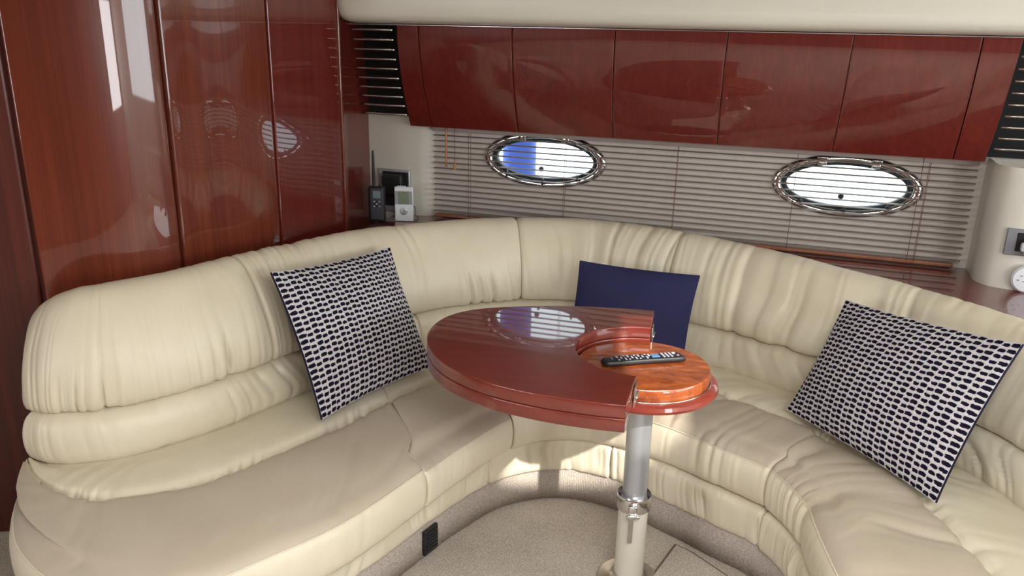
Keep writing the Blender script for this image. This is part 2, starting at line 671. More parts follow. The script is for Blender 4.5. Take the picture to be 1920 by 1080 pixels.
# bulkhead: curved mahogany joinery, one object per panel
BK = [(-2.85, 2.34), (-2.3, 2.33), (-1.72, 2.38), (-1.40, 2.48), (-1.19, 2.61), (-1.075, 2.81), (-0.965, 3.0), (-0.86, 3.25), (-0.762, 3.49), (-0.745, 3.60), (-0.69, 3.86), (-0.66, 4.0)]
BKc = spline(BK, 20)
blen = np.concatenate([[0], np.cumsum(np.linalg.norm(np.diff(BKc, axis=0), axis=1))])


def bk_at(idx):
    return blen[int(idx * 20)]


def bk_eval(s):
    x = np.interp(s, blen, BKc[:, 0])
    y = np.interp(s, blen, BKc[:, 1])
    e = 0.01
    dx = np.interp(s + e, blen, BKc[:, 0]) - np.interp(s - e, blen, BKc[:, 0])
    dy = np.interp(s + e, blen, BKc[:, 1]) - np.interp(s - e, blen, BKc[:, 1])
    l = np.hypot(dx, dy) + 1e-12
    return np.stack([x, y], -1), np.stack([dy / l, -dx / l], -1)     # point, normal into the cabin


def bk_slab(name, s0, s1, off0, off1, z0, z1, mat, parent=None, round_=0.006, n=40):
    s = np.linspace(s0, s1, n)
    d = np.minimum(s - s0, s1 - s)
    k = np.clip(1 - d / max(round_, 1e-6), 0, 1)
    add = np.linspace(0, round_, 6)
    s = np.unique(np.concatenate([s, s0 + add, s1 - add]))
    p, nn = bk_eval(s)
    d = np.minimum(s - s0, s1 - s)
    k = np.clip(1 - d / max(round_, 1e-6), 0, 1)
    drop = round_ * (1 - np.sqrt(np.clip(1 - k * k, 0, 1)))
    f = p + nn * (off1 - drop)[:, None]
    b = p + nn * off0
    P = np.zeros((len(s), 4, 3))
    P[:, 0, :2] = b
    P[:, 0, 2] = z0
    P[:, 1, :2] = f
    P[:, 1, 2] = z0
    P[:, 2, :2] = f
    P[:, 2, 2] = z1
    P[:, 3, :2] = b
    P[:, 3, 2] = z1
    o = loft(name, P, mat, parent, close_v=True, caps=True, smooth=True, flip=True)
    bm = bmesh.new()
    bm.from_mesh(o.data)
    bmesh.ops.recalc_face_normals(bm, faces=bm.faces[:])
    bm.to_mesh(o.data)
    bm.free()
    return auto_smooth(o, 50)


wleft = bk_slab('wall_left', 0.0, blen[-1], -0.06, -0.004, 0, ZC, MAHOG_D, round_=0.001, n=220)
tag(wleft, 'glossy curved mahogany bulkhead beside the settee', 'wall', kind='structure')
SEAM = [0.0, bk_at(2.6), bk_at(4.3), bk_at(6.35), bk_at(8.0)]
for i, m in enumerate((MAHOG_D, MAHOG_W, MAHOG_W, MAHOG)):
    bk_slab('panel', SEAM[i] + 0.003, SEAM[i + 1] - 0.003, -0.004, 0.012, 0.0, ZC, m, wleft, round_=0.012 if i < 3 else 0.006, n=60)
bk_slab('panel', SEAM[4] + 0.018, blen[-1] - 0.01, -0.004, 0.002, 0.0, ZC, MAHOG, wleft, round_=0.002, n=40)
bk_slab('batten', SEAM[4] - 0.001, SEAM[4] + 0.018, -0.004, 0.020, 0.0, ZC, MAHOG_W, wleft, round_=0.008, n=12)

# overhead: ceiling with holes added for the light, soffit along the hull side
HX, HY, HWX, HWY = 1.36, 0.76, 0.235, 0.41  # added sun hole, placed so the beam lands on table and kickboard


def ceiling():
    bm = bmesh.new()
    xs = sorted([XL, XR, HX - HWX, HX + HWX, -0.10, 1.00])
    ys = sorted([YB, 4.2, HY - HWY, HY + HWY, -0.35, 0.55])
    holes = ((HX - HWX, HX + HWX, HY - HWY, HY + HWY), (-0.10, 1.00, -0.35, 0.55))
    for x0, x1 in zip(xs, xs[1:]):
        for y0, y1 in zip(ys, ys[1:]):
            cx, cy = (x0 + x1) / 2, (y0 + y1) / 2
            if not any(a < cx < b and c < cy < d for a, b, c, d in holes):
                bm_box(bm, (cx, cy, ZC + 0.02), (x1 - x0, y1 - y0, 0.04))
    return from_bm('ceiling', bm, GRP)


tag(box('sun_blocker', (0.45, 0.10, 2.05), (1.2, 1.0, 0.012), WHITE, bevel=0), 'unseen white panel added above the fill lamp to block the sun', 'sun blocker', kind='structure')  # panel added over the overhead lamp to keep the sun out
tag(ceiling(), 'cream moulded deckhead with unseen openings placed to let light in', 'ceiling', kind='structure')

prof = spline([(-0.05, 1.702), (0.20, 1.702), (0.285, 1.706), (0.33, 1.722), (0.352, 1.755), (0.365, 1.82), (0.40, 1.90), (0.52, 1.975)], 8)
ss = np.concatenate([[-0.700, -0.697, -0.690, -0.676, -0.655, -0.63], np.linspace(-0.6, 3.9, 40)])
inset = np.array([0.075, 0.052, 0.030, 0.012, 0.003, 0.0] + [0.0] * 40)
P = np.zeros((len(ss), len(prof), 3))
for i, s in enumerate(ss):
    for j, (o, z) in enumerate(prof):
        P[i, j] = wl(s, o - inset[i] * (1 if o > 0.1 else 0), z + inset[i] * 0.5 * (1 if z < 1.8 else 0.4))
so = loft('trim_1', P, GRP)
tag(so, 'glossy cream rounded soffit above the red lockers', 'soffit', kind='structure')
tag(wbox('trim_2', 1.6, 0.225, 1.698, (4.6, 0.012, 0.003), STEEL, bevel=0.001), 'thin bright strip under the cream soffit', 'trim', kind='structure')

# cream liner columns at the two ends of the blind
prof_c = []
ol = [(-0.87, -0.04), (-0.80, 0.0), (-0.62, 0.004), (-0.50, 0.0), (-0.455, -0.006), (-0.425, -0.022), (-0.41, -0.045)]
pc = spline(ol, 6)
P = np.zeros((len(pc), 2, 3))
for i, (s, o) in enumerate(pc):
    P[i, 0] = wl(s, o, 0.80)
    P[i, 1] = wl(s, o, 1.298)
tag(loft('trim_3', P, LINER), 'cream liner column beside the bulkhead', 'pillar', kind='structure')
plan = spline([(1.80, 3.08), (1.765, 2.98), (1.728, 2.885), (1.732, 2.815), (1.775, 2.772), (1.84, 2.745), (2.0, 2.68), (2.4, 2.53), (3.2, 2.23)], 8)
P = np.zeros((len(plan), 5, 3))
for j, (z, k) in enumerate(((0.80, 0), (1.10, 0), (1.24, 0.0), (1.256, 0.0015), (1.266, 0.006))):
    for i, p in enumerate(plan):
        t = plan[min(i + 1, len(plan) - 1)] - plan[max(i - 1, 0)]
        t /= np.linalg.norm(t)
        nrm = np.array([-t[1], t[0]])
        q = p + nrm * k
        P[i, j] = (q[0], q[1], z)
tag(loft('trim_4', P, LINER), 'cream rounded column with the shore power socket', 'pillar', kind='structure')

# rest of the cabin around the camera
for i, (y0, y1, z0, z1) in enumerate(((YB, 3.7, 0, 1.06), (YB, 3.7, 1.90, 2.0), (YB, -0.42, 1.06, 1.90), (1.92, 3.7, 1.06, 1.90))):
    tag(box('wall_right_%d' % (i + 1), (XR + 0.03, (y0 + y1) / 2, (z0 + z1) / 2), (0.05, y1 - y0, z1 - z0), LINER, bevel=0), 'cream end wall of the cabin', 'wall', kind='structure')
tag(box('wall_left_aft', (XL - 0.03, 0.35, 1.0), (0.05, 4.2, 2.0), MAHOG_D, bevel=0), 'mahogany end wall of the cabin', 'wall', kind='structure')
for i, (x0, x1, z0, z1, m) in enumerate(((XL, XR, 0, 1.0, MAHOG), (XL, XR, 1.0, 2.0, MAHOG_D))):
    tag(box('wall_rear' + '_%d' % (i + 1), ((x0 + x1) / 2, YB - 0.03, (z0 + z1) / 2), (x1 - x0, 0.05, z1 - z0), m, bevel=0), 'cabin side behind the viewer', 'wall', kind='structure')

dr = empty('fill_frame', (2.62, YB, 0.9))  # bare frame added round the rear lamp; the wall behind is closed
tag(dr, 'unseen frame added round the rear fill lamp', 'door', kind='structure')
for dx in (-.50, .50):
    box('frame_side', (2.62 + dx, -1.575, 1.40), (.05, .05, 1.05), MAHOG, dr)
for dz in (-.50, .50):
    box('rail', (2.62, -1.575, 1.40 + dz), (1.05, .05, .05), MAHOG, dr)

# ------------------------------------------------------------------ sofa
DW = [((-1.445, 2.135), (-1.44, 2.10)), ((-1.365, 2.108), (-1.375, 1.91)), ((-1.265, 2.115), (-1.255, 1.73)), ((-1.14, 2.17), (-1.05, 1.585)),
      ((-.96, 2.33), (-.80, 1.57)), ((-.84, 2.49), (-.575, 1.74)), ((-.73, 2.645), (-.42, 1.90)), ((-.55, 2.88), (-.25, 2.165)),
      ((-.37, 3.05), (-.135, 2.345)), ((-.1, 3.2), (.015, 2.54)), ((.2, 3.25), (.20, 2.62)), ((.5, 3.15), (.385, 2.57)),
      ((.81, 2.942), (.55, 2.445)), ((1.07, 2.683), (.685, 2.31)), ((1.20, 2.54), (.80, 2.19)), ((1.39, 2.19), (.845, 2.02)),
      ((1.45, 1.954), (.83, 1.85)), ((1.47, 1.7), (.815, 1.66)), ((1.48, 1.4), (.80, 1.4)), ((1.48, .9), (.79, .9))]
ND = 24
Dc = spline([d for d, _ in DW], ND)
Wc = spline([q for _, q in DW], ND)
TT = np.arange(len(Dc)) / ND
dl = np.linalg.norm(np.diff(Dc, axis=0), axis=1)
wlg = np.linalg.norm(np.diff(Wc, axis=0), axis=1)
SL = np.concatenate([[0], np.cumsum(0.5 * (dl + wlg))])     # mixed arc length
DL = np.concatenate([[0], np.cumsum(dl)])


def sofa_frame(t):
    """t array -> D, outward normal at D, W, forward normal at W, arc length"""
    f = lambda A, tt: np.stack([np.interp(tt, TT, A[:, 0]), np.interp(tt, TT, A[:, 1])], -1)
    e = 0.12
    d0, d1 = f(Dc, np.clip(t - e, 0, TT[-1])), f(Dc, np.clip(t + e, 0, TT[-1]))
    td = d1 - d0
    td /= np.linalg.norm(td, axis=1)[:, None]
    w0, w1 = f(Wc, np.clip(t - e, 0, TT[-1])), f(Wc, np.clip(t + e, 0, TT[-1]))
    tw = w1 - w0
    tw /= np.linalg.norm(tw, axis=1)[:, None]
    return f(Dc, t), np.stack([-td[:, 1], td[:, 0]], -1), f(Wc, t), np.stack([tw[:, 1], -tw[:, 0]], -1), np.interp(t, TT, SL)


def t_samples(t0, t1, step):
    s0, s1 = np.interp([t0, t1], TT, SL)
    n = max(8, int((s1 - s0) / step))
    s = np.linspace(s0, s1, n)
    e = np.array([0.001, 0.003, 0.006, 0.010, 0.015, 0.021])
    s = np.unique(np.concatenate([s, s0 + e, s1 - e]))
    return np.interp(s, SL, TT), s, np.minimum(s - s0, s1 - s)


def prof_res(pts, n):
    c = spline(pts, 12)
    l = np.concatenate([[0], np.cumsum(np.linalg.norm(np.diff(c[:, :2] if c.shape[1] == 2 else c[:, -2:], axis=0), axis=1))])
    q = np.linspace(0, l[-1], n)
    return np.stack([np.interp(q, l, c[:, k]) for k in range(c.shape[1])], -1)


def end_round(P, e, r=0.02, amt=0.016):
    k = np.clip(1 - e / r, 0, 1)
    k = 1 - np.sqrt(np.clip(1 - k * k, 0, 1))
    c = P.mean(1, keepdims=True)
    v = P - c
    L = np.linalg.norm(v, axis=2, keepdims=True) + 1e-9
    return P - v / L * (amt * k)[:, None, None]


def folds(s, v, freq, seed, slant=0.0, sharp=2.0):
    """gathered-leather folds running across the length: s along, v 0..1 across"""
    x = s[:, None] * freq + slant * v[None, :] + 1.3 * vn2(s[:, None] * 4, v[None, :] * 4.5, seed + 5)
    n1 = vn1(x, seed)
    n2 = vn1(x * 2.3 + 17, seed + 3)
    a = 1 - np.abs(2 * n1 - 1) ** 0.8
    m = np.clip(vn2(s[:, None] * 7, v[None, :] * 4 + 40, seed + 9) * 2.2 - 0.75, 0, 1)
    return -(a ** (sharp * 1.3)) * m - 0.40 * (1 - np.abs(2 * n2 - 1)) ** sharp * (0.3 + 0.7 * m)


sofa = empty('curved_sofa', (0.0, 2.9, 0.0))
tag(sofa, 'cream leather built-in settee curving round the pedestal table', 'sofa')


def strip(name, t0, t1, prof, nv, place, amp, freq, seed, step=0.006, slant=0.0, sharp=2.0, er=True, mat=None, rough_amp=0.003, parent=None):
    """lofts a cross-section along the settee; place(t arrays, prof) -> P; amp(v, s, t) fold depth"""
    t, s, e = t_samples(t0, t1, step)
    pr = prof_res(prof, nv)
    P = place(t, pr, s)
    v = np.linspace(0, 1, nv)
    # surface normals from the grid
    du = np.gradient(P, axis=0)
    dv = np.gradient(P, axis=1)
    n = np.cross(du, dv)
    n /= np.linalg.norm(n, axis=2, keepdims=True) + 1e-12
    if np.mean(n[:, nv // 2, :] @ np.array([0, -0.3, 1.0])) < 0:
        n = -n
    A = amp(v[None, :], s[:, None], t[:, None])
    d = A * folds(s, v, freq, seed, slant, sharp)
    d = d + rough_amp * (vn2(s[:, None] * 9, v[None, :] * 5, seed + 21) - 0.5)
    P = P + n * d[:, :, None]
    if er:
        P = end_round(P, e)
    return loft(name, P, mat or LEATHER, parent or sofa, caps=True, close_v=True)


# backrest -----------------------------------------------------------
back_prof = [(.20, .572), (.10, .570), (.035, .574), (.012, .590), (.006, .63), (.022, .70), (.055, .775), (.095, .84), (.135, .885), (.175, .905), (.215, .903), (.240, .875), (.246, .80), (.246, .62)]


def place_back(t, pr, s):
    D, n, W, m, _ = sofa_frame(t)
    w_ = np.clip(1 - t / 3.6, 0, 1)[:, None]              # the free end leans straight back
    n = n * (1 - w_) + np.array([-.16, .99]) * w_
    n = n / np.linalg.norm(n, axis=1)[:, None]
    ds = np.interp(t, TT, DL)
    q = np.clip(1 - ds / 0.20, 0, 1)
    h = 0.68 + 0.32 * np.sqrt(np.clip(1 - q ** 2, 0, 1))      # rounded free end
    z = .572 + (pr[None, :, 1] - .572) * h[:, None]
    fall = np.interp(t, [0, 3, 6, 9, 11, 13, 19], [1.0, 1.04, 1.06, 1.0, 1.0, 0.92, 0.90])
    z = .572 + (z - .572) * fall[:, None]
    o = pr[None, :, 0] * (0.45 + 0.55 * h)[:, None]
    P = np.zeros((len(t), len(pr), 3))
    P[:, :, :2] = D[:, None, :] + n[:, None, :] * o[:, :, None]
    P[:, :, 2] = z
    gap = (P[:, :, :2] - np.array([0, 3.6])) @ WN        # keep clear of the blind
    P[:, :, :2] += WN[None, None, :] * np.clip(.024 - gap, 0, None)[:, :, None]
    return P


def amp_back(lo, hi, base):
    def f(v, s, t):
        b = np.exp(-((v - .24) / .085) ** 2) * lo + np.exp(-((v - .42) / .17) ** 2) * base + np.exp(-((v - .62) / .12) ** 2) * hi
        return b * (v > .12) * (v < .85)
    return f


strip('backrest', 0.0, 5.35, back_prof, 64, place_back, amp_back(.034, 0.002, .007), 20, 1, slant=-1.2, sharp=2.4)
strip('backrest', 5.35, 9.5, back_prof, 64, place_back, amp_back(.016, .010, .015), 25, 2, slant=0.5, sharp=2.2)
strip('backrest', 9.5, 11.35, back_prof, 64, place_back, amp_back(.016, .011, .016), 27, 3, slant=0.4)
strip('backrest', 11.35, 18.9, back_prof, 64, place_back, amp_back(.014, .010, .022), 18, 4, slant=1.0, sharp=1.8)

# lower bolster -------------------------------------------------------
bol_prof = [(.16, .40), (.06, .402), (.006, .418), (-.016, .455), (-.018, .505), (-.004, .548), (.022, .570), (.07, .580), (.16, .580)]


def place_bol(t, pr, s):
    D, n, W, m, _ = sofa_frame(t)
    P = np.zeros((len(t), len(pr), 3))
    P[:, :, :2] = D[:, None, :] + n[:, None, :] * pr[None, :, 0, None]
    P[:, :, 2] = pr[None, :, 1]
    return P


def amp_bol(k):
    return lambda v, s, t: k * np.exp(-((v - .52) / .24) ** 2)


strip('bolster', 0.0, 8.0, bol_prof, 40, place_bol, amp_bol(.012), 15, 11, slant=1.0)
strip('bolster', 8.0, 11.35, bol_prof, 40, place_bol, amp_bol(.012), 22, 12)
strip('bolster', 11.35, 18.9, bol_prof, 40, place_bol, amp_bol(.020), 16, 13, slant=1.0, sharp=1.8)

# seat cushions ---------------------------------------------------------
# (fraction D->W, extra forward offset, z)
seat_prof = [(0.02, 0, .24), (-.10, 0, .30), (-.12, 0, .38), (-.06, 0, .415), (.06, 0, .425), (.20, 0, .435), (.33, 0, .434), (.378, 0, .427), (.400, 0, .414), (.422, 0, .428), (.47, 0, .438),
             (.62, 0, .440), (.80, 0, .434), (1, -.070, .422), (1, -.030, .408), (1, -.006, .382), (1, .004, .345), (1, .004, .300), (1, -.004, .265), (1, -.025, .250), (.80, 0, .245)]


def place_seat(t, pr, s):
    D, n, W, m, _ = sofa_frame(t)
    P = np.zeros((len(t), len(pr), 3))
    P[:, :, :2] = D[:, None, :] + (W - D)[:, None, :] * pr[None, :, 0, None] + m[:, None, :] * pr[None, :, 1, None]
    lift = np.interp(t, [0, 10, 12, 19], [0, 0, .012, .012])
    P[:, :, 2] = pr[None, :, 2] + lift[:, None]
    return P


def seat_res(n):
    pts = np.array(seat_prof)
    c = spline(pts, 14)
    x = -c[:, 0] * 0.62 + -c[:, 1]
    l = np.concatenate([[0], np.cumsum(np.hypot(np.diff(x), np.diff(c[:, 2])))])
    q = np.linspace(0, l[-1], n)
    return np.stack([np.interp(q, l, c[:, k]) for k in range(3)], -1)


NS = 96
SEATP = seat_res(NS)


def seat(t0, t1, seed, amp_front, amp_top, freq=17, slant=0.0, piping=True, soft=0.0):
    t, s, e = t_samples(t0, t1, 0.007)
    pr = SEATP.copy()
    P = place_seat(t, pr, s)
    if soft > 0:       # fuller rolled front edge
        k = np.exp(-((pr[:, 0] - 1) / .10) ** 2) * np.clip((pr[:, 2] - .33) / .09, 0, 1)
        P[:, :, 2] -= soft * k[None, :]
    v = np.linspace(0, 1, NS)
    du = np.gradient(P, axis=0)
    dv = np.gradient(P, axis=1)
    n = np.cross(du, dv)
    n /= np.linalg.norm(n, axis=2, keepdims=True) + 1e-12
    if np.mean(n[:, NS // 2, 2]) < 0:
        n = -n
    front = ((pr[:, 0] > .97) & (pr[:, 2] < .40)).astype(float)
    front = np.convolve(np.pad(front, 4, 'edge'), np.ones(9) / 9, 'valid')
    top = ((pr[:, 0] > .0) & (pr[:, 2] > .40)).astype(float)
    top = np.convolve(np.pad(top, 4, 'edge'), np.ones(9) / 9, 'valid')
    groove = np.exp(-((pr[:, 0] - .40) / .05) ** 2) * (pr[:, 2] > .40)
    f = folds(s, v, freq, seed, slant)
    d = amp_front * front[None, :] * f + amp_top * top[None, :] * folds(s, v, 7, seed + 2, 3.0, 1.4) + 0.013 * groove[None, :] * folds(s, v, 22, seed + 4, 2.0, 1.6)
    d += 0.007 * top[None, :] * (vn2(s[:, None] * 4.0, v[None, :] * 7, seed + 30) - .5)
    P = P + n * d[:, :, None]
    P = end_round(P, e, 0.024, 0.018)
    o = loft('seat_cushion', P, LEATHER, sofa, caps=True, close_v=True)
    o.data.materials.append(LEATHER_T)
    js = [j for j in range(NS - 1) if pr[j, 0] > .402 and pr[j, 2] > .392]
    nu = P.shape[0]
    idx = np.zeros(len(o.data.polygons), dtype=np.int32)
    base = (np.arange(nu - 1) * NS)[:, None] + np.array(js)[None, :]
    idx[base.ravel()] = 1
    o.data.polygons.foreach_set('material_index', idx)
    if piping:
        j = int(np.argmin(np.hypot((pr[:, 0] - 1) * .6 + pr[:, 1] + .012, pr[:, 2] - .392)))
        nn = n[:, j]
        tube('piping', (P[:, j] + nn * 0.0005)[3:-3:3], 0.0026, LEATHER, o, n=6)
    return o


seat(0.0, 7.0, 41, .004, .007, slant=2.0)
seat(7.0, 9.0, 42, .006, .008, soft=0.02, piping=False)
seat(9.0, 14.0, 43, .014, .014, slant=1.0)
seat(14.0, 18.9, 44, .011, .012, slant=1.0)


# gathered apron below the cushions, carpeted kickboard -------------------
def kick_off(t):
    return np.interp(t, [0, 3, 6, 8, 10, 12, 14, 19], [-.05, -.07, -.085, -.075, -.03, -.005, -.01, -.02])


apron_prof = [(-.12, .262), (-.03, .258), (-.006, .245), (0.0, .21), (0.0, .165), (-.004, .13), (-.02, .118), (-.12, .118)]


def place_apron(t, pr, s):
    D, n, W, m, _ = sofa_frame(t)
    P = np.zeros((len(t), len(pr), 3))
    k = kick_off(t) + 0.012
    P[:, :, :2] = W[:, None, :] + m[:, None, :] * (pr[None, :, 0] + k[:, None])[:, :, None]
    P[:, :, 2] = pr[None, :, 1]
    return P


for i, (a, b) in enumerate(((0.4, 8.75), (8.75, 10.9), (10.9, 14.0), (14.0, 18.9))):
    strip('apron', a, b, apron_prof, 30, place_apron, lambda v, s, t: 0.018 * np.exp(-((v - .48) / .2) ** 2), 22, 60 + i, sharp=1.8)


def place_kick(t, pr, s):
    D, n, W, m, _ = sofa_frame(t)
    P = np.zeros((len(t), len(pr), 3))
    P[:, :, :2] = W[:, None, :] + m[:, None, :] * (pr[None, :, 0] + kick_off(t)[:, None])[:, :, None]
    P[:, :, 2] = pr[None, :, 1]
    rib = 0.0012 * np.sin(s * 2 * PI / 0.008)
    P[:, :, :2] += m[:, None, :] * rib[:, None, None]
    return P


t, s, e = t_samples(0.4, 18.9, 0.002)
kp = np.array([(-.10, .125), (0, .122), (0, .06), (0.0, .0), (-.10, .0)])
loft('kickboard', place_kick(t, kp, s), CARPET_R, sofa, caps=True, close_v=True)

# the deck under the cushions, so that nothing hangs in the air
t, s, e = t_samples(0.6, 18.9, 0.05)
D_, n_, W_, m_, _ = sofa_frame(t)
P = np.zeros((len(t), 4, 3))
P[:, 0, :2] = D_ + n_ * 0.10
P[:, 1, :2] = W_ + m_ * (kick_off(t)[:, None] - 0.05)
P[:, 2, :2] = P[:, 1, :2]
P[:, 3, :2] = P[:, 0, :2]
P[:, :2, 2] = 0.0
P[:, 2:, 2] = 0.242
loft('base', P, MAHOG_D, sofa, caps=True, close_v=True, smooth=False)

# ledge behind the settee ---------------------------------------------------
t = np.linspace(6.4, 18.9, 90)
D_, n_, W_, m_, _ = sofa_frame(t)
inner = D_ + n_ * 0.252
wallp = np.array([0, 3.6])
P = np.zeros((len(t), 4, 3))
for i in range(len(t)):
    q = inner[i]
    o = (q - wallp) @ WN
    sdist = (q - wallp) @ WT
    far = wallp + WT * max(sdist, -0.86) + WN * (-0.035)
    if t[i] > 14:
        far = wallp + WT * (sdist + (t[i] - 14) * 0.15) + WN * (-0.035)
    if o < 0:
        q = far + WN * 0.004
    P[i, 0] = (q[0], q[1], .80)
    P[i, 1] = (q[0], q[1], .832)
    P[i, 2] = (far[0], far[1], .832)
    P[i, 3] = (far[0], far[1], .80)
tag(loft('trim_5', P, MAHOG, close_v=True, caps=True, smooth=False), 'red mahogany ledge behind the settee back', 'ledge', kind='structure')

# ------------------------------------------------------------------ floor details
for i, poly in enumerate((
        [(.462, 2.17), (.585, 2.365), (.63, 2.325), (.775, 2.13), (.775, 1.2), (.47, 1.2)],)):
    cp = prism('carpet_panel', poly, -0.004, 0.009, CARPET, fl, bevel=0.006)
    tube('edge_binding', [(x, y, .004) for x, y in poly], .0045, BIND, cp, n=6, closed=True)

# ------------------------------------------------------------------ portholes
def ellipse_ring(s, z, rings, mat, name, parent, n=72, close=True):
    """rings: (semi a, semi b, offset into the cabin)"""
    P = np.zeros((n, len(rings), 3))
    for k in range(n):
        a = 2 * PI * k / n
        for j, (ra, rb, o) in enumerate(rings):
            P[k, j] = wl(s + ra * math.cos(a), o, z + rb * math.sin(a))
    o = loft(name, P, mat, parent, close_u=True, close_v=close)
    bm = bmesh.new()
    bm.from_mesh(o.data)
    bmesh.ops.recalc_face_normals(bm, faces=bm.faces[:])
    bm.to_mesh(o.data)
    bm.free()
    return o


def porthole(idx, s, z, frame_mat, label):
    e = empty('window_%d' % idx, Vector(wl(s, WO, z)))
    tag(e, label, 'porthole', kind='structure')
    ellipse_ring(s, z, [(.287, .127, WO + .001), (.286, .1265, WO + .006), (.278, .120, WO + .013), (.266, .111, WO + .017), (.254, .102, WO + .015), (.245, .095, WO + .008), (.243, .093, WO - .02)], frame_mat, 'frame', e, close=False)
    ellipse_ring(s, z, [(.246, .096, WO + .003), (.240, .092, WO + .006), (.232, .087, WO + .005), (.226, .083, WO - .002), (.226, .083, WO - .03), (.255, .105, WO - .03)], RUBBER, 'gasket', e)
    n = 48
    V, Fc = [], []
    for o in (WO - .012, WO - .018):
        b = len(V)
        V.append(wl(s, o, z))
        for k in range(n):
            a = 2 * PI * k / n
            V.append(wl(s + .232 * math.cos(a), o, z + .088 * math.sin(a)))
        for k in range(n):
            Fc.append((b, b + 1 + k, b + 1 + (k + 1) % n))
        break
    raw('pane', V, Fc, GLASS, e, smooth=False)
    for (ds, dz) in ((-.10, .098), (.10, .098)):
        bm = bmesh.new()
        bm_box(bm, Vector(wl(s + ds, WO + .016, z + dz)), (.034, .016, .034), RW, .004)
        bm_box(bm, Vector(wl(s + ds, WO + .024, z + dz + .012)), (.040, .012, .012), RW, .004)
        auto_smooth(from_bm('hinge', bm, frame_mat, e), 50)
    for (ds, dz) in ((-.165, -.072), (.005, -.098), (.165, -.072)):
        bm = bmesh.new()
        bm_box(bm, Vector(wl(s + ds, WO + .016, z + dz)), (.022, .016, .016), RW, .004)
        bm_box(bm, Vector(wl(s + ds, WO + .030, z + dz + .006)), (.009, .016, .030), RW, .003)
        auto_smooth(from_bm('latch', bm, BLACK, e), 50)
    ax = np.array([[WT[0], 0, WN[0]], [WT[1], 0, WN[1]], [0, 1, 0]])
    lathe('pull_knob', [(0, 0), (.011, 0), (.012, .008), (.009, .014), (0, .015)], wl(s - .012, WO - .008, z - .042), BLACK, e, n=20, axis=ax)
    return e


porthole(1, PORTS[0][0], PORTS[0][1], CHROME, 'oval steel porthole with a blue post outside, nearer the bulkhead')
porthole(2, PORTS[1][0], PORTS[1][1], CHROME, 'oval steel porthole with clear bright pane, nearer the socket column')

# blue piling outside
pc = wl(-0.185, -0.62, 0.0)
fe = empty('mooring_post', (pc[0], pc[1], 0.2))
tag(fe, 'blue upright post outside the porthole nearer the bulkhead', 'post')
lathe('shaft', [(0, .2), (.085, .2), (.088, .25), (.088, 1.8), (.08, 1.84), (0, 1.85)], (pc[0], pc[1], 0), BLUEF, fe, n=28)
lathe('band', [(.089, 1.62), (.093, 1.63), (.093, 1.68), (.089, 1.69)], (pc[0], pc[1], 0), WHITE, fe, n=28)

# ------------------------------------------------------------------ overhead lockers
lk = empty('overhead_locker', Vector(wl(0.68, 0.0, 1.262)))
tag(lk, 'run of glossy red mahogany overhead lockers with five sloping doors', 'locker')
face = spline([(.050, 1.262), (.085, 1.325), (.119, 1.395), (.154, 1.48), (.181, 1.57), (.198, 1.64), (.206, 1.696)], 6)     # (o, z)


def face_panel(name, sb0, sb1, st0, st1, mat, thick=.018, gap=.0016, proud=0.0, ns=14):
    """curved door between bottom positions sb and top positions st"""
    nj = len(face)
    Pf = np.zeros((ns, nj, 3))
    Pb = np.zeros((ns, nj, 3))
    for i in range(ns):
        u = i / (ns - 1)
        ed = min(i, ns - 1 - i)
        for j, (o, z) in enumerate(face):
            q = j / (nj - 1)
            a = sb0 + (st0 - sb0) * q + gap
            b = sb1 + (st1 - sb1) * q - gap
            if ns > 4:
                us = [0, .004, .012] + list(np.linspace(.05, .95, ns - 6)) + [.988, .996, 1]
                uu = us[i]
            else:
                uu = u
            dr = (.0010, .0002, 0)[min(ed, 2)]
            Pf[i, j] = wl(a + (b - a) * uu, o + proud - dr, z)
            Pb[i, j] = wl(a + (b - a) * uu, o + proud - thick, z)
    P = np.concatenate([Pf, Pb[:, ::-1]], axis=1)
    o = loft(name, P, mat, lk, close_v=True, caps=True)
    bm = bmesh.new()
    bm.from_mesh(o.data)
    bmesh.ops.recalc_face_normals(bm, faces=bm.faces[:])
    bm.to_mesh(o.data)
    bm.free()
    return auto_smooth(o, 40)


SB = [-.385, .030, .452, .880, 1.318, 1.738]
ST = [-.372, .046, .470, .895, 1.330, 1.735]
for i in range(5):
    face_panel('door', SB[i], SB[i + 1], ST[i], ST[i + 1], MAHOG)
face_panel('end_panel', -.490, SB[0], -.470, ST[0], MAHOG, proud=.004)
face_panel('end_panel', SB[5], 1.845, ST[5], 1.855, MAHOG, proud=.003)
# carcass behind the doors
P = np.zeros((2, len(face) + 2, 3))
for i, s in enumerate((-.482, 1.845)):
    for j, (o, z) in enumerate(face):
        P[i, j] = wl(s, o - .020, z + (.002 if j == 0 else 0))
    P[i, -2] = wl(s, -.038, 1.70)
    P[i, -1] = wl(s, -.038, 1.264)
loft('carcass', P, MAHOG_D, lk, close_v=True, caps=True, smooth=False)


